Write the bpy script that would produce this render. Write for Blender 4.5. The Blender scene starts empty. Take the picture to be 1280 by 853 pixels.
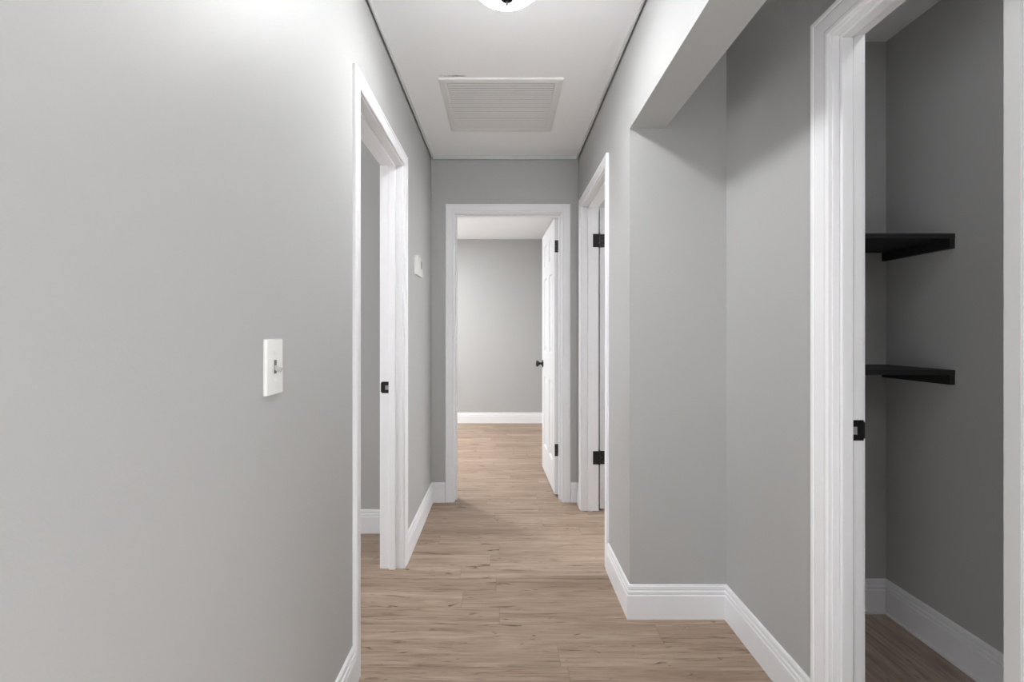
import bpy, bmesh, math, random
from mathutils import Vector, Matrix
random.seed(7)
S = bpy.context.scene
COL = S.collection

# ------------------------------------------------------------------ camera, light, exposure
F_PX, CAM_H = 588.0, 1.19
cd = bpy.data.cameras.new('camera'); cam = bpy.data.objects.new('camera', cd); COL.objects.link(cam)
cam.location = (0, 0, CAM_H); cam.rotation_euler = (math.radians(90), 0, 0)
cd.sensor_fit = 'HORIZONTAL'; cd.sensor_width = 36.0; cd.lens = F_PX * 36 / 1280
cd.shift_x = 11 / 1280; cd.shift_y = -9.5 / 1280
cd.clip_start = 0.02; cd.clip_end = 60
S.camera = cam
S.view_settings.view_transform = 'Standard'; S.view_settings.look = 'None'
S.view_settings.gamma = 1; S.view_settings.use_curve_mapping = False
S.view_settings.exposure = 0.42

w = bpy.data.worlds.new('world'); S.world = w; w.use_nodes = True
w.node_tree.nodes['Background'].inputs[0].default_value = (0.85, 0.92, 1.0, 1)
w.node_tree.nodes['Background'].inputs[1].default_value = 0.5

def area(name, loc, target, sx, sy, power, color=(1, 1, 1)):
    l = bpy.data.lights.new(name, 'AREA'); l.shape = 'RECTANGLE'; l.size = sx; l.size_y = sy
    l.energy = power; l.color = color
    o = bpy.data.objects.new(name, l); COL.objects.link(o); o.location = loc
    o.rotation_euler = (Vector(target) - Vector(loc)).to_track_quat('-Z', 'Y').to_euler()
    return o
# added unseen fills behind the camera, then daylight of each room off the hall
area('rear_fill_light', (-0.1, -4.4, 0.8), (0.0, 0, 1.9), 2.4, 1.5, 12, (0.97, 0.98, 1.0))  # added fill aimed along the hall from behind
area('right_rear_fill_light', (2.95, -1.9, 1.1), (-0.5, 0.9, 1.4), 1.8, 2.0, 60, (0.97, 0.98, 1.0))  # added fill that brightens the left wall
area('left_rear_fill_light', (-3.6, -2.6, 0.95), (0.9, 1.2, 1.2), 2.0, 1.7, 46, (0.97, 0.98, 1.0))  # added fill for the alcove side wall and the closet
area('rear_overhead_fill_light', (0.0, -0.75, 2.37), (0.0, -0.75, 0), 0.28, 0.28, 12, (1.0, 0.99, 0.98))  # added overhead fill for the near left wall
area('far_room_back_window_light', (-1.9, 6.2, 1.45), (-0.9, 3.8, 2.2), 1.2, 1.3, 15, (0.95, 0.96, 1.0))
area('far_room_side_window_light', (-2.65, 4.4, 1.45), (0.1, 5.7, 1.9), 1.3, 1.3, 28, (0.95, 0.97, 1.0))
area('left_room_window_light', (-3.7, 1.2, 1.45), (-0.6, 2.0, 1.2), 1.4, 1.3, 46, (0.97, 0.98, 1.0))
area('right_room_window_light', (3.2, 3.2, 1.5), (0.7, 3.0, 1.2), 1.2, 1.2, 42, (0.98, 0.99, 1.0))
# added spot on the pale floor behind the camera; its bounce lifts the ceiling
sl = bpy.data.lights.new('floor_bounce_spot', 'SPOT'); sl.energy = 3900; sl.spot_size = math.radians(34); sl.spot_blend = 0.2; sl.shadow_soft_size = 0.05; sl.color = (0.96, 0.97, 1.0)
so = bpy.data.objects.new('floor_bounce_spot', sl); COL.objects.link(so); so.location = (2.6, -3.6, 2.3)
so.rotation_euler = (Vector((0.0, -1.25, 0)) - Vector(so.location)).to_track_quat('-Z', 'Y').to_euler()
area('closet_fill_light', (1.34, 1.0, 2.42), (1.34, 1.0, 0), 0.2, 0.2, 2.0, (0.99, 0.99, 1.0))  # added fill to lift the dark closet floor and baseboard
area('far_room_fill_light', (-1.5, 4.9, 2.4), (-1.5, 4.9, 0), 0.4, 0.4, 54, (0.98, 0.99, 1.0))  # added fill for the far room's back wall
GLOBE_STRENGTH = 78.0

# ------------------------------------------------------------------ materials
def mat(name):
    m = bpy.data.materials.new(name); m.use_nodes = True
    return m, m.node_tree, m.node_tree.nodes['Principled BSDF']
def N(t, typ, **kw):
    n = t.nodes.new(typ)
    for k, v in kw.items(): setattr(n, k, v)
    return n
def L(t, a, b): t.links.new(a, b)
def lin(c): return tuple(((x / 255) / 12.92 if x / 255 <= 0.04045 else ((x / 255 + 0.055) / 1.055) ** 2.4) for x in c) + (1,)

def paint(name, rgb, rough, bump, scale, var=0.02, spec=0.5):
    m, t, b = mat(name)
    geo = N(t, 'ShaderNodeNewGeometry')
    n1 = N(t, 'ShaderNodeTexNoise'); n1.inputs['Scale'].default_value = 1.7; n1.inputs['Detail'].default_value = 3
    L(t, geo.outputs['Position'], n1.inputs['Vector'])
    mix = N(t, 'ShaderNodeMix', data_type='RGBA')
    c = lin(rgb)
    mix.inputs['A'].default_value = tuple(x * (1 - var) for x in c[:3]) + (1,)
    mix.inputs['B'].default_value = tuple(min(1, x * (1 + var)) for x in c[:3]) + (1,)
    L(t, n1.outputs['Fac'], mix.inputs['Factor']); L(t, mix.outputs['Result'], b.inputs['Base Color'])
    n2 = N(t, 'ShaderNodeTexNoise'); n2.inputs['Scale'].default_value = scale; n2.inputs['Detail'].default_value = 3
    L(t, geo.outputs['Position'], n2.inputs['Vector'])
    bp = N(t, 'ShaderNodeBump'); bp.inputs['Strength'].default_value = bump; bp.inputs['Distance'].default_value = 0.002
    L(t, n2.outputs['Fac'], bp.inputs['Height']); L(t, bp.outputs['Normal'], b.inputs['Normal'])
    b.inputs['Roughness'].default_value = rough; b.inputs['Specular IOR Level'].default_value = spec
    return m
M_WALL = paint('grey_wall_paint', (178, 178, 177), 0.5, 0.12, 160)
M_CEIL = paint('white_ceiling_paint', (246, 247, 248), 0.8, 0.15, 120)
M_TRIM = paint('white_gloss_trim_paint', (237, 237, 239), 0.32, 0.10, 45, 0.015)
M_BATTEN = paint('white_ceiling_batten_paint', (205, 206, 206), 0.6, 0.10, 60)
M_DOOR = paint('white_door_paint', (226, 227, 229), 0.35, 0.05, 70, 0.01)
M_PLASTIC = paint('white_plastic', (232, 232, 229), 0.25, 0.0, 50, 0.0)
M_VENT = paint('white_vent_enamel', (226, 226, 225), 0.5, 0.0, 50, 0.0)
M_BLACK = paint('black_iron', (6, 6, 6), 0.42, 0.15, 200, 0.0)
M_BOUNCE_FLOOR = paint('pale_bounce_floor', (222, 222, 220), 0.5, 0.0, 50, 0.03)  # pale tone of the added bounce floor
M_TOGGLE_SHADED = paint('shaded_toggle_plastic', (170, 170, 168), 0.3, 0.0, 50, 0.0)  # the toggle's shadow is put into this grey
M_NICKEL, _t, _b = mat('dark_nickel'); _b.inputs['Base Color'].default_value = (0.12, 0.11, 0.10, 1); _b.inputs['Metallic'].default_value = 0.4; _b.inputs['Roughness'].default_value = 0.35
M_FINIAL = paint('dark_finial_metal', (22, 21, 20), 0.7, 0.0, 50, 0.0, 0.05)
M_GAP_SHADE = paint('painted_gap_shade', (120, 120, 120), 0.9, 0.0, 50, 0.0)  # grey that paints the shade of the vent gaps
M_SCREEN = paint('grey_display', (92, 94, 92), 0.3, 0.0, 50, 0.0)

# glass shade of the hall lamp
M_GLOBE, t, b = mat('lit_opal_glass')
b.inputs['Base Color'].default_value = (0.95, 0.95, 0.94, 1); b.inputs['Roughness'].default_value = 0.2
b.inputs['Emission Color'].default_value = (0.97, 0.985, 1.0, 1); b.inputs['Emission Strength'].default_value = GLOBE_STRENGTH

# frosted glass is brightest over the bulbs at its bottom, dimmer at the rim
tc = N(t, 'ShaderNodeTexCoord'); sx = N(t, 'ShaderNodeSeparateXYZ'); L(t, tc.outputs['Object'], sx.inputs[0])
mr = N(t, 'ShaderNodeMapRange'); mr.inputs['From Min'].default_value = -0.062; mr.inputs['From Max'].default_value = -0.100
mr.inputs['To Min'].default_value = GLOBE_STRENGTH * 0.04; mr.inputs['To Max'].default_value = GLOBE_STRENGTH * 1.45
L(t, sx.outputs['Z'], mr.inputs['Value']); L(t, mr.outputs['Result'], b.inputs['Emission Strength'])
# ceiling: a crack of grey dirt along the near left edge of the vent
def add_dirt(m):
    t = m.node_tree; b = t.nodes['Principled BSDF']
    geo = N(t, 'ShaderNodeNewGeometry')
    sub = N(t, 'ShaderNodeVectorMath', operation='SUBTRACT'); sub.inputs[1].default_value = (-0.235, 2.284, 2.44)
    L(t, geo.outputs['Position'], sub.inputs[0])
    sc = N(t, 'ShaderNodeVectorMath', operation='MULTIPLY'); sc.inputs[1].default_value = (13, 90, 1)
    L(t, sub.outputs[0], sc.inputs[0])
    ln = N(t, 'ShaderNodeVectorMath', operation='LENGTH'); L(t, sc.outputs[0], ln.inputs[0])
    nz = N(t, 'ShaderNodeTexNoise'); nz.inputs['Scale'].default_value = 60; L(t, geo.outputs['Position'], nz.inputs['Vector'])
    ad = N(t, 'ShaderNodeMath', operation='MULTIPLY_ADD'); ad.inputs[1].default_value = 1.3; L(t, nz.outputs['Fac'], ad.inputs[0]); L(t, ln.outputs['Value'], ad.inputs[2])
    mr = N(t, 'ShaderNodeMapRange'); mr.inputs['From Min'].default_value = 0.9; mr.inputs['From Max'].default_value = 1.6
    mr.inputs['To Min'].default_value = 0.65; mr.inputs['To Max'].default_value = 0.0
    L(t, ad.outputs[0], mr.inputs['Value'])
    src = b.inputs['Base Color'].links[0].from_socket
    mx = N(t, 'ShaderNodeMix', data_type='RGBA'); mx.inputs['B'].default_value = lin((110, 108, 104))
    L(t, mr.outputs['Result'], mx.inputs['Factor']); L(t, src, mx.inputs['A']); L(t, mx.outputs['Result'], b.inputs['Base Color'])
add_dirt(M_CEIL)

def plank_floor(name, swap, cols, width=0.1215, length=1.22, y0=0.0):
    m, t, b = mat(name)
    geo = N(t, 'ShaderNodeNewGeometry'); sp = N(t, 'ShaderNodeSeparateXYZ'); L(t, geo.outputs['Position'], sp.inputs[0])
    along, across = (sp.outputs['Y'], sp.outputs['X']) if swap else (sp.outputs['X'], sp.outputs['Y'])
    def m1(op, a, bb=None, c=None):
        n = N(t, 'ShaderNodeMath', operation=op)
        for i, v in enumerate((a, bb, c)):
            if v is None: continue
            if isinstance(v, (int, float)): n.inputs[i].default_value = v
            else: L(t, v, n.inputs[i])
        return n.outputs[0]
    r = m1('DIVIDE', m1('SUBTRACT', across, y0), width); row = m1('FLOOR', r); fr = m1('SUBTRACT', r, row)
    wn = N(t, 'ShaderNodeTexWhiteNoise', noise_dimensions='1D'); L(t, row, wn.inputs['W'])
    a = m1('ADD', m1('DIVIDE', along, length), m1('MULTIPLY', wn.outputs['Value'], 7.3)); col = m1('FLOOR', a); fa = m1('SUBTRACT', a, col)
    pid = N(t, 'ShaderNodeCombineXYZ'); L(t, row, pid.inputs[0]); L(t, col, pid.inputs[1])
    wp = N(t, 'ShaderNodeTexWhiteNoise', noise_dimensions='3D'); L(t, pid.outputs[0], wp.inputs['Vector'])
    # grain coordinates: stretched along the plank, shifted per plank
    gv = N(t, 'ShaderNodeCombineXYZ')
    L(t, m1('ADD', along, m1('MULTIPLY', wp.outputs['Value'], 37.0)), gv.inputs[0]); L(t, across, gv.inputs[1]); L(t, m1('MULTIPLY', wp.outputs['Value'], 11.0), gv.inputs[2])
    def grain(sx, sy, detail, dist=0.0, rough=0.55):
        s = N(t, 'ShaderNodeVectorMath', operation='MULTIPLY'); s.inputs[1].default_value = (sx, sy, 1); L(t, gv.outputs[0], s.inputs[0])
        n = N(t, 'ShaderNodeTexNoise'); n.inputs['Scale'].default_value = 1; n.inputs['Detail'].default_value = detail
        n.inputs['Distortion'].default_value = dist; n.inputs['Roughness'].default_value = rough; L(t, s.outputs[0], n.inputs['Vector'])
        return n.outputs['Fac']
    g1 = grain(1.8, 20, 6, 1.0, 0.62); g2 = grain(9, 150, 4, 0.0, 0.65); g3 = grain(2.6, 38, 5, 1.8, 0.62); g4 = grain(9, 34, 2, 0.8)
    base = N(t, 'ShaderNodeValToRGB'); cr = base.color_ramp
    cr.elements[0].position = 0.28; cr.elements[0].color = lin(cols[0]); cr.elements[1].position = 0.72; cr.elements[1].color = lin(cols[2])
    e = cr.elements.new(0.5); e.color = lin(cols[1])
    mixf = m1('ADD', m1('MULTIPLY', g1, 0.62), m1('ADD', m1('MULTIPLY', g2, 0.34), m1('MULTIPLY_ADD', wp.outputs['Value'], 0.09, -0.02)))
    L(t, mixf, base.inputs[0])
    # dark streaks and knots
    def rng(v, a0, a1, b0, b1):
        n = N(t, 'ShaderNodeMapRange'); n.inputs[1].default_value = a0; n.inputs[2].default_value = a1; n.inputs[3].default_value = b0; n.inputs[4].default_value = b1
        L(t, v, n.inputs[0]); return n.outputs[0]
    st = rng(g3, 0.56, 0.72, 0, 0.72); kn = rng(g4, 0.665, 0.74, 0, 0.85)
    dk = m1('MAXIMUM', st, kn)
    mx = N(t, 'ShaderNodeMix', data_type='RGBA'); mx.inputs['B'].default_value = lin(cols[3])
    L(t, dk, mx.inputs['Factor']); L(t, base.outputs[0], mx.inputs['A'])
    ed = m1('MINIMUM', m1('MULTIPLY', m1('MINIMUM', fr, m1('SUBTRACT', 1.0, fr)), width), m1('MULTIPLY', m1('MINIMUM', fa, m1('SUBTRACT', 1.0, fa)), length))
    seam = rng(ed, 0.0004, 0.0014, 0.42, 0.0)
    m2 = N(t, 'ShaderNodeMix', data_type='RGBA'); m2.inputs['B'].default_value = lin(cols[3])
    L(t, seam, m2.inputs['Factor']); L(t, mx.outputs['Result'], m2.inputs['A']); L(t, m2.outputs['Result'], b.inputs['Base Color'])
    L(t, rng(g2, 0.3, 0.7, 0.42, 0.58), b.inputs['Roughness']); b.inputs['Specular IOR Level'].default_value = 0.4
    bp = N(t, 'ShaderNodeBump'); bp.inputs['Strength'].default_value = 0.25; bp.inputs['Distance'].default_value = 0.001
    L(t, m1('SUBTRACT', m1('MULTIPLY', g2, 0.4), seam), bp.inputs['Height']); L(t, bp.outputs['Normal'], b.inputs['Normal'])
    return m
M_FLOOR = plank_floor('brown_plank_floor', False, [(116, 96, 81), (160, 139, 121), (190, 171, 154), (66, 52, 43)], y0=0.098)
M_FLOOR_CL = plank_floor('closet_plank_floor', True, [(120, 102, 90), (172, 152, 138), (206, 190, 178), (66, 54, 48)], width=0.18, y0=0.03)

def black_wood():
    m, t, b = mat('black_stained_wood')
    tc = N(t, 'ShaderNodeTexCoord'); s = N(t, 'ShaderNodeVectorMath', operation='MULTIPLY'); s.inputs[1].default_value = (6, 90, 90); L(t, tc.outputs['Object'], s.inputs[0])
    n = N(t, 'ShaderNodeTexNoise'); n.inputs['Scale'].default_value = 1; n.inputs['Detail'].default_value = 4; L(t, s.outputs[0], n.inputs['Vector'])
    r = N(t, 'ShaderNodeValToRGB'); r.color_ramp.elements[0].color = lin((14, 14, 14)); r.color_ramp.elements[1].color = lin((40, 39, 38))
    L(t, n.outputs['Fac'], r.inputs[0]); L(t, r.outputs[0], b.inputs['Base Color']); b.inputs['Roughness'].default_value = 0.6
    return m
M_SHELF = black_wood()

# ------------------------------------------------------------------ mesh helpers
def box(bm, x0, x1, y0, y1, z0, z1, bev=0.0):
    vs = [bm.verts.new((x, y, z)) for z in (z0, z1) for x, y in ((x0, y0), (x1, y0), (x1, y1), (x0, y1))]
    fs = [bm.faces.new([vs[i] for i in q]) for q in ((3, 2, 1, 0), (4, 5, 6, 7), (0, 1, 5, 4), (1, 2, 6, 5), (2, 3, 7, 6), (3, 0, 4, 7))]
    if bev:
        es = list({e for f in fs for e in f.edges})
        bmesh.ops.bevel(bm, geom=es, offset=bev, segments=2, affect='EDGES', profile=0.5)
def link(name, bm, m, parent=None, smooth=False, kind=None, label=None, cat=None, group=None):
    bmesh.ops.recalc_face_normals(bm, faces=bm.faces[:])
    me = bpy.data.meshes.new(name); bm.to_mesh(me); bm.free(); me.materials.append(m)
    if smooth:
        for p in me.polygons: p.use_smooth = True
    o = bpy.data.objects.new(name, me); COL.objects.link(o)
    if parent: o.parent = parent
    tag(o, label, cat, group, kind)
    return o
def tag(o, label=None, cat=None, group=None, kind=None):
    if label: o['label'] = label
    if cat: o['category'] = cat
    if group: o['group'] = group
    if kind: o['kind'] = kind
def empty(name, loc, rz=0):
    o = bpy.data.objects.new(name, None); COL.objects.link(o); o.location = loc; o.rotation_euler = (0, 0, rz); o.empty_display_size = 0.1
    return o
def boxes(name, lst, m, **kw):
    bm = bmesh.new()
    for b_ in lst: box(bm, *b_)
    return link(name, bm, m, **kw)
def sweep(bm, path, prof, side):
    """Mitred sweep of a profile (d = distance off the wall, z) along a 2-D polyline; side = +1 offsets left of travel, -1 right."""
    P = [Vector(p) for p in path]; rings = []
    for i, p in enumerate(P):
        ns = []
        if i > 0: d = (p - P[i - 1]).normalized(); ns.append(Vector((-d.y, d.x)) * side)
        if i < len(P) - 1: d = (P[i + 1] - p).normalized(); ns.append(Vector((-d.y, d.x)) * side)
        if len(ns) == 2:
            n = (ns[0] + ns[1]).normalized(); n = n / n.dot(ns[0])
        else: n = ns[0]
        rings.append([bm.verts.new((p.x + n.x * d_, p.y + n.y * d_, z_)) for d_, z_ in prof])
    k = len(prof)
    for a, b_ in zip(rings, rings[1:]):
        for i in range(k): bm.faces.new((a[i], a[(i + 1) % k], b_[(i + 1) % k], b_[i]))
    bm.faces.new(rings[0]); bm.faces.new(rings[-1][::-1])
BASE_PROF = [(0, 0), (0.015, 0), (0.015, 0.096), (0.0135, 0.099), (0.0105, 0.1), (0.0105, 0.102), (0.0125, 0.105), (0.0125, 0.112), (0.0105, 0.1155), (0.0075, 0.116), (0.0075, 0.119), (0.009, 0.122), (0.0085, 0.133), (0.006, 0.138), (0.002, 0.1395), (0, 0.1395)]
def baseboard(name, paths, side=1):
    bm = bmesh.new()
    for p in paths: sweep(bm, p, BASE_PROF, side)
    return link(name, bm, M_TRIM, kind='structure')
def lathe(bm, prof, segs=32, axis='Z', origin=(0, 0, 0)):
    """prof = [(r, h)...]"""
    rows = []
    for r, h in prof:
        row = []
        for i in range(segs):
            a = 2 * math.pi * i / segs; c, s = r * math.cos(a), r * math.sin(a)
            p = {'Z': (c, s, h), 'X': (h, c, s), 'Y': (c, h, s)}[axis]
            row.append(bm.verts.new((p[0] + origin[0], p[1] + origin[1], p[2] + origin[2])))
        rows.append(row)
    for a, b_ in zip(rows, rows[1:]):
        for i in range(segs): bm.faces.new((a[i], a[(i + 1) % segs], b_[(i + 1) % segs], b_[i]))
    bm.faces.new(rows[0]); bm.faces.new(rows[-1][::-1])

# ------------------------------------------------------------------ the room shell
HC = 2.44
XL, XR, YE = -0.507, 0.530, 3.321          # hall: left wall, right wall, end wall
XA, YA, HB = 0.935, 1.97, 2.049            # alcove: right wall, back wall; underside of the beam
XC0, XC1, YC0, YC1 = 1.022, 1.64, 0.62, 2.015   # closet inside
Y2 = 6.24                                  # back wall of the far room
DH = 2.037                                 # clear height of doorways
J = 0.019                                  # jamb board
LD = (1.645, 2.376)                        # left doorway, clear
RD = (2.415, 3.150)                        # right doorway, clear
CD = (0.868, 1.335)                        # closet doorway, clear
ED = (-0.341, 0.408)                       # end doorway, clear in x
HT = DH + J
YB = -5.0                                  # back of the living room

boxes('floor', [(-4.0, XC0 - 0.045, -0.3, YA + 0.0, -0.12, 0), (-4.0, XR + 0.06, YA, Y2 + 0.1, -0.12, 0), (XR + 0.06, 3.4, YA + 0.06, 4.4, -0.12, 0)], M_FLOOR, kind='structure')
boxes('floor.002', [(-4.0, 3.0, YB, -0.3, -0.12, 0), (XC0 - 0.045, 3.0, -0.3, YC0 - 0.06, -0.12, 0)], M_BOUNCE_FLOOR, kind='structure')  # unseen floor made pale to reflect light up to the ceiling
boxes('floor.001', [(XC0 - 0.045, XC1 + 0.08, YC0 - 0.06, YC1 + 0.07, -0.12, 0)], M_FLOOR_CL, kind='structure')
boxes('ceiling', [(-4.0, 3.4, YB, Y2 + 0.1, HC, HC + 0.12)], M_CEIL, kind='structure')
boxes('wall_left', [(XL - 0.107, XL, 0.15, LD[0] - J, 0, HC), (XL - 0.107, XL, LD[1] + J, YE + 0.11, 0, HC), (XL - 0.107, XL, LD[0] - J, LD[1] + J, HT, HC)], M_WALL, kind='structure')
boxes('wall_right', [(XR, XR + 0.11, YA, RD[0] - J, 0, HC), (XR, XR + 0.11, RD[1] + J, Y2 + 0.1, 0, HC), (XR, XR + 0.11, RD[0] - J, RD[1] + J, HT, HC),
                     (XR, XR + 0.148, -0.2, YA, HB, HC)], M_WALL, kind='structure')
boxes('wall_end', [(-2.75, ED[0] - J, YE, YE + 0.11, 0, HC), (ED[1] + J, XR, YE, YE + 0.11, 0, HC), (ED[0] - J, ED[1] + J, YE, YE + 0.11, HT, HC)], M_WALL, kind='structure')
boxes('wall_alcove', [(XR + 0.11, XC0 - 0.02, YA, YA + 0.13, 0, HC), (XC0 - 0.02, XC1 + 0.1, YC1, YA + 0.13, 0, HC),
                      (XA, XC0, CD[1] + J, YA, 0, HC), (XA, XC0, -0.2, CD[0] - J, 0, HC), (XA, XC0, CD[0] - J, CD[1] + J, HT, HC)], M_WALL, kind='structure')
boxes('wall_closet', [(XC1, XC1 + 0.1, YC0 - 0.1, YC1, 0, HC), (XC0, XC1, YC0 - 0.1, YC0, 0, HC)], M_WALL, kind='structure')
boxes('wall_left_room', [(-3.95, XL - 0.107, 2.81, 2.91, 0, HC), (-4.0, -3.9, 0.15, 2.81, 0, HC), (-3.9, XL - 0.107, 0.15, 0.25, 0, HC)], M_WALL, kind='structure')
boxes('wall_far_room', [(-2.75, XR, Y2, Y2 + 0.1, 0, HC), (-2.85, -2.75, YE, Y2 + 0.1, 0, HC)], M_WALL, kind='structure')
boxes('wall_right_room', [(XC1 + 0.1, 3.4, YA + 0.03, YA + 0.13, 0, HC), (3.3, 3.4, YA + 0.13, 4.4, 0, HC), (XR + 0.11, 3.3, 4.3, 4.4, 0, HC)], M_WALL, kind='structure')
boxes('wall_rear', [(-4.0, 3.0, YB - 0.1, YB, 0, HC), (-4.0, -3.9, YB, 0.15, 0, HC), (3.0, 3.1, YB, -0.1, 0, HC), (XC0, 3.0, -0.2, -0.1, 0, HC)], M_WALL, kind='structure')

# thin batten where the hall ceiling meets the walls
bm = bmesh.new()
sweep(bm, [(XL, 0.15), (XL, YE), (XR, YE), (XR, -0.2)], [(0, HC - 0.003), (0.008, HC - 0.003), (0.008, HC - 0.024), (0.014, HC - 0.024), (0.014, HC), (0, HC)], -1)
link('trim_1', bm, M_BATTEN, kind='structure')

baseboard('baseboard_left', [[(XL, 0.15), (XL, LD[0] - 0.062)]], -1)
baseboard('baseboard_left.001', [[(XL, LD[1] + 0.062), (XL, YE), (ED[0] - 0.068, YE)]], -1)
baseboard('baseboard_end', [[(ED[1] + 0.068, YE), (XR - 0.0, YE), (XR, RD[1] + 0.07)]], -1)
baseboard('baseboard_right', [[(XR, RD[0] - 0.058), (XR, YA), (XA, YA), (XA, CD[1] + 0.08)]], -1)
baseboard('baseboard_closet', [[(XC0, YC1), (XC1, YC1), (XC1, YC0)]], -1)
baseboard('baseboard_left_room', [[(-3.9, 2.81), (XL - 0.107, 2.81)]], -1)
baseboard('baseboard_far_room', [[(-2.75, Y2), (XR, Y2), (XR, YE + 0.11)]], -1)
bm = bmesh.new()
box(bm, XC0 + 0.02, XC1 - 0.016, YC1 - 0.023, YC1 - 0.0155, 0, 0.008); box(bm, XC1 - 0.024, XC1 - 0.0155, YC0, YC1 - 0.016, 0, 0.008)
link('trim_2', bm, M_TRIM, kind='structure')

# ------------------------------------------------------------------ door frames
CAS = [(0, 0), (0.0, 0.0085), (0.003, 0.011), (0.010, 0.012), (0.014, 0.0105), (0.017, 0.011), (0.042, 0.0135), (0.046, 0.012), (0.049, 0.0145), (0.056, 0.0155), (0.0595, 0.0135), (0.061, 0.010), (0.061, 0)]
def door_frame(name, axis, a0, a1, p_front, p_back, stop_off, stop_sign, cw=1.0, label=None):
    """axis 'y': opening runs in y, wall faces at x=p_front (hall side) and p_back. axis 'x': opening runs in x."""
    root = empty(name, ((p_front + p_back) / 2, (a0 + a1) / 2, 0) if axis == 'y' else ((a0 + a1) / 2, (p_front + p_back) / 2, 0))
    tag(root, label, kind='structure')
    ox, oy, _ = root.location
    def pt(s, d, z): return (d - ox, s - oy, z) if axis == 'y' else (s - ox, d - oy, z)
    REV = 0.005
    for p, sg in ((p_front, 1 if p_front > p_back else -1), (p_back, 1 if p_back > p_front else -1))[:1 if name == 'trim_5' else 2]:
        bm = bmesh.new(); rings = [[], [], [], []]
        for u, d in CAS:
            u = u * cw + REV; dd = p + sg * d
            for r, (s, z) in zip(rings, ((a0 - u, 0), (a0 - u, DH + u), (a1 + u, DH + u), (a1 + u, 0))): r.append(bm.verts.new(pt(s, dd, z)))
        k = len(CAS)
        for a, b_ in zip(rings, rings[1:]):
            for i in range(k): bm.faces.new((a[i], a[(i + 1) % k], b_[(i + 1) % k], b_[i]))
        bm.faces.new(rings[0]); bm.faces.new(rings[3][::-1])
        link('casing', bm, M_TRIM, root)
    lo, hi = min(p_front, p_back), max(p_front, p_back)
    def bx(bm, s0, s1, d0, d1, z0, z1, bev=0.0015):
        a, b_ = pt(s0, d0, z0), pt(s1, d1, z1)
        box(bm, min(a[0], b_[0]), max(a[0], b_[0]), min(a[1], b_[1]), max(a[1], b_[1]), z0, z1, bev)
    bm = bmesh.new()
    bx(bm, a0 - J, a0, lo, hi, 0, DH); bx(bm, a1, a1 + J, lo, hi, 0, DH); bx(bm, a0 - J, a1 + J, lo, hi, DH, DH + J)
    link('jamb', bm, M_TRIM, root)
    # stop: a thin strip on the jamb, stop_off from the hall face
    s0 = p_front + stop_sign * stop_off; s1 = s0 + stop_sign * 0.034; s0, s1 = min(s0, s1), max(s0, s1)
    bm = bmesh.new()
    bx(bm, a0, a0 + 0.011, s0, s1, 0, DH - 0.011, 0.003); bx(bm, a1 - 0.011, a1, s0, s1, 0, DH - 0.011, 0.003); bx(bm, a0, a1, s0, s1, DH - 0.011, DH, 0.003)
    link('door_stop', bm, M_TRIM, root)
    return root

f_left = door_frame('trim_3', 'y', LD[0], LD[1], XL, XL - 0.107, 0.036, -1, 0.95, 'white painted frame of the open doorway in the left wall')
f_end = door_frame('trim_4', 'x', ED[0], ED[1], YE, YE + 0.11, 0.035, 1, 1.0, 'white painted door frame at the end of the hall')
f_right = door_frame('trim_5', 'y', RD[0], RD[1], XR, XR + 0.11, 0.035, 1, 0.9, 'white painted door frame in the right wall past the alcove')
f_closet = door_frame('trim_6', 'y', CD[0], CD[1], XA, XC0, 0.018, 1, 1.2, 'white painted frame of the closet doorway with black strike plate')

bm = bmesh.new(); _o = f_closet.location
box(bm, XA - 0.0165 - _o.x, XA + 0.001 - _o.x, 0.8347 - _o.y, 0.864 - _o.y, 0, 2.1, 0.001)
link('side_strip', bm, M_WALL, f_closet, label='grey painted strip on the near side of the frame')

def strike_plate(root, x_edge, y_face, z, sgn, wide=0.042):
    """black plate on a jamb facing -y; the plate runs from x_edge back towards the hall (sgn = direction to the hall)."""
    ox, oy, _ = root.location
    bm = bmesh.new(); h = 0.029; t0 = 0.0022
    def X(d): return x_edge + sgn * d - ox
    def bb(d0, d1, z0, z1, ya=y_face - t0, yb=y_face + 0.0005, bev=0.0006):
        a, b_ = sorted((X(d0), X(d1))); box(bm, a, b_, ya - oy, yb - oy, z0, z1, bev)
    bb(0, 0.018, z - h, z + h); bb(0.018, wide, z + 0.010, z + h); bb(0.018, wide, z - h, z - 0.012); bb(wide - 0.004, wide, z - 0.012, z + 0.010)
    # lip wrapping round the room edge of the jamb
    a, b_ = sorted((X(-0.004), X(0.0005))); box(bm, a, b_, y_face - 0.002 - oy, y_face + 0.012 - oy, z - h * 0.8, z + h * 0.8, 0.0015)
    pl = link('strike_plate', bm, M_BLACK, root, label='black strike plate')
    bm = bmesh.new()
    a, b_ = sorted((X(0.018), X(wide - 0.004))); box(bm, a, b_, y_face - 0.0012 - oy, y_face - 0.0002 - oy, z - 0.012, z + 0.010)
    link('latch_hole', bm, M_STRIKE_IN, root).parent = pl
M_STRIKE_IN = paint('grey_latch_pocket', (150, 150, 150), 0.5, 0.0, 50, 0.0)
strike_plate(f_left, XL - 0.107, LD[1], 0.917, +1)
strike_plate(f_closet, XC0, CD[1], 0.915, -1)

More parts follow.
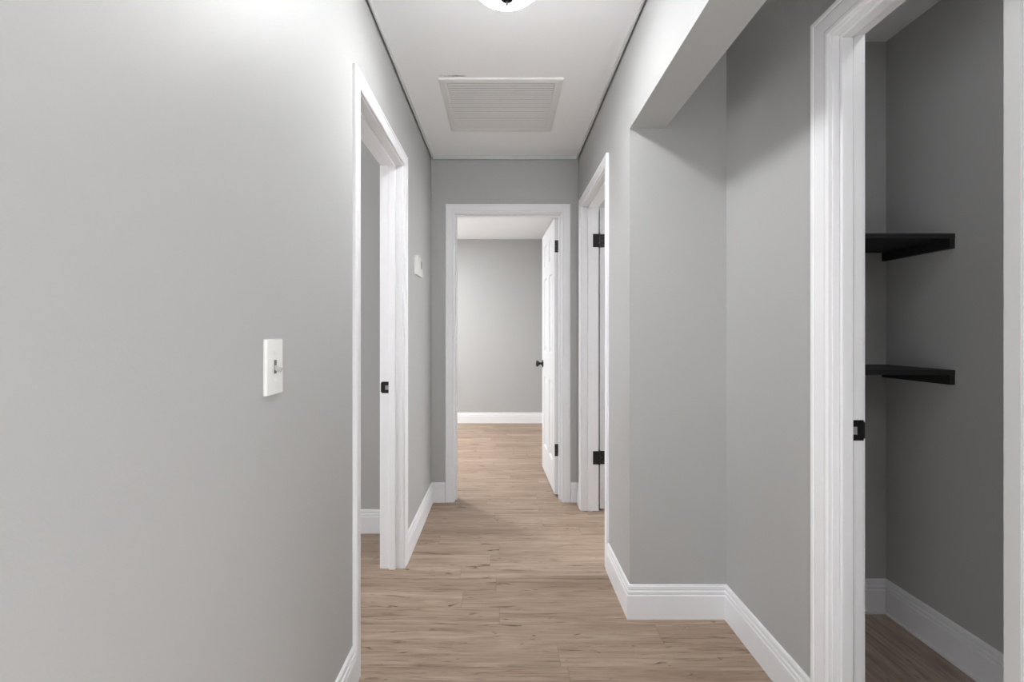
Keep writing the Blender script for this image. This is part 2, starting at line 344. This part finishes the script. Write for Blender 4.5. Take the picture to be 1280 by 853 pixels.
# ------------------------------------------------------------------ panelled door leaves
def leaf_mesh(w_, h_, t_):
    bm = bmesh.new()
    st, mu = 0.105, 0.10
    pw = (w_ - 2 * st - mu) / 2
    xs = [0, st, st + pw, st + pw + mu, w_ - st, w_]
    zs = [0, 0.215, 0.815, 1.02, 1.64, 1.74, 1.92, h_]
    for yy, sg in ((0.0, 1), (t_, -1)):
        V = {}
        def v(x, z, d):
            k = (round(x, 5), round(z, 5), round(d, 5))
            if k not in V: V[k] = bm.verts.new((x, yy + sg * d, z))
            return V[k]
        for i in range(5):
            for j in range(7):
                x0, x1, z0, z1 = xs[i], xs[i + 1], zs[j], zs[j + 1]
                if i in (1, 3) and j in (1, 3, 5):
                    prev = None
                    for ins, d in ((0, 0), (0.003, 0.001), (0.012, 0.0105), (0.026, 0.0105), (0.05, 0.002), (0.053, 0.0015)):
                        r = [v(x0 + ins, z0 + ins, d), v(x1 - ins, z0 + ins, d), v(x1 - ins, z1 - ins, d), v(x0 + ins, z1 - ins, d)]
                        if prev:
                            for q in range(4): bm.faces.new((prev[q], prev[(q + 1) % 4], r[(q + 1) % 4], r[q]))
                        prev = r
                    bm.faces.new(prev)
                else:
                    bm.faces.new((v(x0, z0, 0), v(x1, z0, 0), v(x1, z1, 0), v(x0, z1, 0)))
    # edges
    def strip(pts):
        a = [bm.verts.new((x, 0, z)) for x, z in pts]; b_ = [bm.verts.new((x, t_, z)) for x, z in pts]
        for i in range(len(pts) - 1): bm.faces.new((a[i], a[i + 1], b_[i + 1], b_[i]))
    strip([(x, 0) for x in xs]); strip([(x, h_) for x in xs]); strip([(0, z) for z in zs]); strip([(w_, z) for z in zs])
    bmesh.ops.remove_doubles(bm, verts=bm.verts[:], dist=1e-5)
    return bm
KNOB = [(0.0, -0.001), (0.031, 0.0), (0.033, 0.003), (0.031, 0.007), (0.022, 0.010), (0.012, 0.013), (0.0105, 0.020), (0.0105, 0.028), (0.014, 0.033), (0.022, 0.038), (0.0275, 0.046), (0.028, 0.052), (0.025, 0.059), (0.016, 0.0625), (0.0, 0.063)]
def door(name, loc, rz, w_, h_, knobs=True, label=None):
    """leaf: hinge edge at the local origin, runs along +x, 35 mm thick towards +y"""
    t_ = 0.035
    o = link(name, leaf_mesh(w_, h_, t_), M_DOOR, kind='structure', label=label)
    o.location = loc; o.rotation_euler = (0, 0, rz)
    for sg, y in ((-1, 0.0), (1, t_)):
        bm = bmesh.new(); lathe(bm, [(r, y + sg * h) for r, h in KNOB], 28, 'Y', (w_ - 0.06, 0, 0.915))
        link('door_knob', bm, M_BLACK, o, True, label='black round door knob')
    bm = bmesh.new(); box(bm, w_ - 0.0002, w_ + 0.0015, 0.006, 0.029, 0.885, 0.945, 0.0005)
    link('latch_plate', bm, M_BLACK, o, label='black latch plate')
    return o
def hinge(o, z, y_leaf0, y_leaf1, pin, jamb=None):
    """black butt hinge on the hinge edge of leaf o (local frame); jamb = list of box corners of the jamb plate, local"""
    bm = bmesh.new()
    box(bm, -0.0025, 0.0005, y_leaf0, y_leaf1, z - 0.0445, z + 0.0445, 0.0008)
    for k in range(3):
        lathe(bm, [(0.0, -0.0), (0.0055, 0.001), (0.0055, 0.0275), (0.0, 0.0285)], 14, 'Z', (pin[0], pin[1], z - 0.0445 + k * 0.030))
    lathe(bm, [(0.0, 0), (0.004, 0.001), (0.006, 0.004), (0.003, 0.007), (0.0, 0.0075)], 14, 'Z', (pin[0], pin[1], z + 0.044))
    lathe(bm, [(0.0, 0), (0.004, 0.001), (0.0055, 0.004), (0.0055, 0.006), (0.0, 0.0065)], 14, 'Z', (pin[0], pin[1], z - 0.051))
    if jamb: box(bm, jamb[0], jamb[1], jamb[2], jamb[3], z - 0.0445, z + 0.0445, 0.0008)
    h = link('hinge', bm, M_BLACK, o, label='black butt hinge')
    bm = bmesh.new()
    for zz, yy in ((-0.03, 0.35), (0.0, 0.65), (0.03, 0.35)):
        y = y_leaf0 + (y_leaf1 - y_leaf0) * yy
        lathe(bm, [(0.0, -0.0026), (0.0035, -0.0026), (0.003, -0.0034), (0.0, -0.0036)], 10, 'X', (0, y, z + zz))
    link('screws', bm, M_NICKEL, h)
    return h

# the far-room door: hinged on the right jamb of the end doorway, swung 92 degrees into the room
ang = math.radians(92.3)
d1 = door('door_1', (0.4105, YE + 0.119, 0.012), ang, 0.735, 2.022, label='white six-panel door standing open into the far room')
# local +y of the leaf points to world -x
for z in (0.325, 1.815): hinge(d1, z, 0.004, 0.034, (-0.006, -0.004), (-0.0095, -0.0065, -0.003, 0.002))
# the right-hand room door: folded back behind the far jamb, its hinge edge faces the camera
d2 = door('door_2', (XR + 0.154, RD[1] + 0.006, 0.012), math.radians(83), 0.715, 2.022, label='white panelled door folded back behind the right door frame')
for z in (0.345, 1.80):
    hinge(d2, z, 0.001, 0.034, (-0.0125, 0.0385), None)
ox, oy, _ = f_right.location
for z in (0.357, 1.812):
    bm = bmesh.new(); box(bm, XR + 0.068 - ox, XR + 0.1105 - ox, RD[1] - 0.0025 - oy, RD[1] + 0.0005 - oy, z - 0.0445, z + 0.0445, 0.0008)
    link('hinge_plate', bm, M_BLACK, f_right, label='black hinge plate')

# ------------------------------------------------------------------ ceiling return vent
VX0, VX1, VY0, VY1 = -0.318, 0.296, 2.295, 2.895
v = empty('ceiling_vent', (0, (VY0 + VY1) / 2, HC)); tag(v, 'white square louvred return air vent set in the hall ceiling', 'vent')
cy = (VY0 + VY1) / 2
bm = bmesh.new(); rings = []
for ins, d in ((0, 0), (0, 0.004), (0.004, 0.009), (0.028, 0.012), (0.038, 0.010), (0.041, 0.006), (0.041, 0)):
    rings.append([bm.verts.new(p) for p in ((VX0 + ins, VY0 + ins - cy, -d), (VX1 - ins, VY0 + ins - cy, -d), (VX1 - ins, VY1 - ins - cy, -d), (VX0 + ins, VY1 - ins - cy, -d))])
for a, b_ in zip(rings, rings[1:] + rings[:1]):
    for i in range(4): bm.faces.new((a[i], a[(i + 1) % 4], b_[(i + 1) % 4], b_[i]))
link('vent_frame', bm, M_VENT, v)
bm = bmesh.new(); box(bm, VX0 + 0.041, VX1 - 0.041, VY0 + 0.041 - cy, VY1 - 0.041 - cy, -0.0015, 0)
link('filter', bm, M_GAP_SHADE, v, label='grey sheet standing in for the shade between the louvres')  # backing added so the gaps between blades look dark
bm = bmesh.new(); n = 23; y0, y1 = VY0 + 0.041, VY1 - 0.041; pit = (y1 - y0) / n
for i in range(n):
    yc = y0 + (i + 0.5) * pit - cy; hh = 0.0027; dy = 0.0068
    # tilted blade, thin box
    a = [(VX0 + 0.041, yc - dy, -0.0105 + 2 * hh - 0.003), (VX1 - 0.041, yc - dy, -0.0105 + 2 * hh - 0.003), (VX1 - 0.041, yc + dy, -0.0105), (VX0 + 0.041, yc + dy, -0.0105)]
    lo = [bm.verts.new(p) for p in a]; hi = [bm.verts.new((p[0], p[1], p[2] + 0.0012)) for p in a]
    bm.faces.new(lo[::-1]); bm.faces.new(hi)
    for q in range(4): bm.faces.new((lo[q], lo[(q + 1) % 4], hi[(q + 1) % 4], hi[q]))
link('louvres', bm, M_VENT, v)
for x in (VX0 + 0.017, VX1 - 0.017):
    bm = bmesh.new(); lathe(bm, [(0.0, -0.0105), (0.004, -0.0105), (0.0035, -0.0125), (0.0, -0.013)], 12, 'Z', (x, 0, 0))
    link('screw', bm, M_VENT, v)

# ------------------------------------------------------------------ hall ceiling lamp
LX, LY = 0.013, 1.607
lamp = empty('ceiling_light', (LX, LY, HC)); tag(lamp, 'lit flush dome lamp with opal glass and dark finial on hall ceiling', 'ceiling light')
bm = bmesh.new(); lathe(bm, [(0.0, 0.0), (0.118, 0.0), (0.124, -0.004), (0.125, -0.018), (0.122, -0.0245), (0.0, -0.025)], 64)
link('lamp_base', bm, M_NICKEL, lamp, True)
bm = bmesh.new()
a_, b2, zc = 0.128, 0.073, -0.034
prof = [(0.0, -0.024), (0.09, -0.0255), (0.121, -0.028)] + [(a_ * math.cos(q * math.pi / 2 / 14), zc - b2 * math.sin(q * math.pi / 2 / 14)) for q in range(14)] + [(0.004, zc - b2)]
lathe(bm, prof, 64)
link('lamp_shade', bm, M_GLOBE, lamp, True)
bm = bmesh.new(); z0 = zc - b2
lathe(bm, [(0.0, z0 + 0.003), (0.022, z0 + 0.003), (0.023, z0 - 0.001), (0.015, z0 - 0.006), (0.0045, z0 - 0.009), (0.0035, z0 - 0.012), (0.0055, z0 - 0.016), (0.0055, z0 - 0.020), (0.003, z0 - 0.0235), (0.0, z0 - 0.024)], 24)
link('finial', bm, M_FINIAL, lamp, True, label='dark metal finial')

# ------------------------------------------------------------------ switch, thermostat, plate
def rot_plate(w_, h_, t_, bev):
    """rounded plate lying on the wall x = 0, facing +x"""
    bm = bmesh.new(); box(bm, 0, t_, -w_ / 2, w_ / 2, -h_ / 2, h_ / 2)
    es = [e for e in bm.edges if all(v_.co.x > t_ - 1e-5 for v_ in e.verts)] + [e for e in bm.edges if abs(e.verts[0].co.x - e.verts[1].co.x) > 1e-4]
    bmesh.ops.bevel(bm, geom=es, offset=bev, segments=4, affect='EDGES', profile=0.55)
    return bm
sw = empty('light_switch', (XL, 1.031, 1.117)); tag(sw, 'white toggle light switch with glossy plate on the left wall', 'light switch')
bm = rot_plate(0.076, 0.122, 0.0075, 0.004)
link('switch_plate', bm, M_PLASTIC, sw, True)
bm = bmesh.new(); box(bm, 0.0070, 0.0082, -0.0055, 0.0055, -0.015, 0.015, 0.0005)
link('toggle_slot', bm, M_SCREEN, sw, label='grey slot')
bm = bmesh.new(); box(bm, 0.0, 0.0165, -0.0042, 0.0042, -0.0052, 0.0052, 0.0014)
tg = link('toggle', bm, M_TOGGLE_SHADED, sw); tg.location = (0.006, 0, -0.001); tg.rotation_euler = (0, math.radians(24), 0)
for zz in (0.030, -0.030):
    bm = bmesh.new(); lathe(bm, [(0.0, 0.007), (0.0034, 0.0072), (0.003, 0.0086), (0.0, 0.0090)], 16, 'X', (0, 0, zz)); link('screw', bm, M_PLASTIC, sw)

th = empty('thermostat', (XL, 2.785, 1.584)); tag(th, 'white wall thermostat with small display left of the end doorway', 'thermostat')
bm = rot_plate(0.185, 0.110, 0.016, 0.0022); link('thermostat_body', bm, M_PLASTIC, th)
bm = bmesh.new(); box(bm, 0.0155, 0.0168, 0.020, 0.062, -0.008, 0.036, 0.0005); link('display', bm, M_SCREEN, th, label='grey display window')
bm = bmesh.new()
for k in range(2): box(bm, 0.0155, 0.0172, 0.022 + 0.022 * k, 0.036 + 0.022 * k, -0.030, -0.020, 0.0007)
link('buttons', bm, M_PLASTIC, th)

op = empty('outlet', (-0.615, Y2, 0.512)); tag(op, 'grey painted outlet plate low on the far room back wall', 'outlet')
bm = bmesh.new(); box(bm, -0.035, 0.035, -0.006, 0, -0.045, 0.045, 0.002); link('outlet_plate', bm, M_WALL, op)
bm = bmesh.new()
for zz in (0.020, -0.020): lathe(bm, [(0.0, -0.0058), (0.014, -0.006), (0.0135, -0.0078), (0.0, -0.008)], 20, 'Y', (0, 0, zz))
link('sockets', bm, M_WALL, op)

# ------------------------------------------------------------------ closet shelves
def shelf(z_top, label):
    x0, x1, yf, yb = XC0 + 0.001, XC1 - 0.001, 1.705, YC1 - 0.001
    r = empty('closet_shelf', ((x0 + x1) / 2, yb, z_top)); tag(r, label, 'shelf', 'black closet shelves')
    ox, oy, oz = r.location
    bm = bmesh.new(); box(bm, x0 - ox, x1 - ox, yf - oy, 0, -0.018, 0, 0.001); link('board', bm, M_SHELF, r)
    for a, b_ in ((x1 - 0.019, x1), (x0, x0 + 0.019)):
        bm = bmesh.new(); box(bm, a - ox, b_ - ox, yf + 0.001 - oy, 0, -0.054, -0.0182, 0.0008); link('cleat', bm, M_SHELF, r)
    return r
shelf(1.553, 'black wooden closet shelf, the upper of the two, seen from below')
shelf(1.057, 'black wooden closet shelf, the lower of the two, top surface showing')
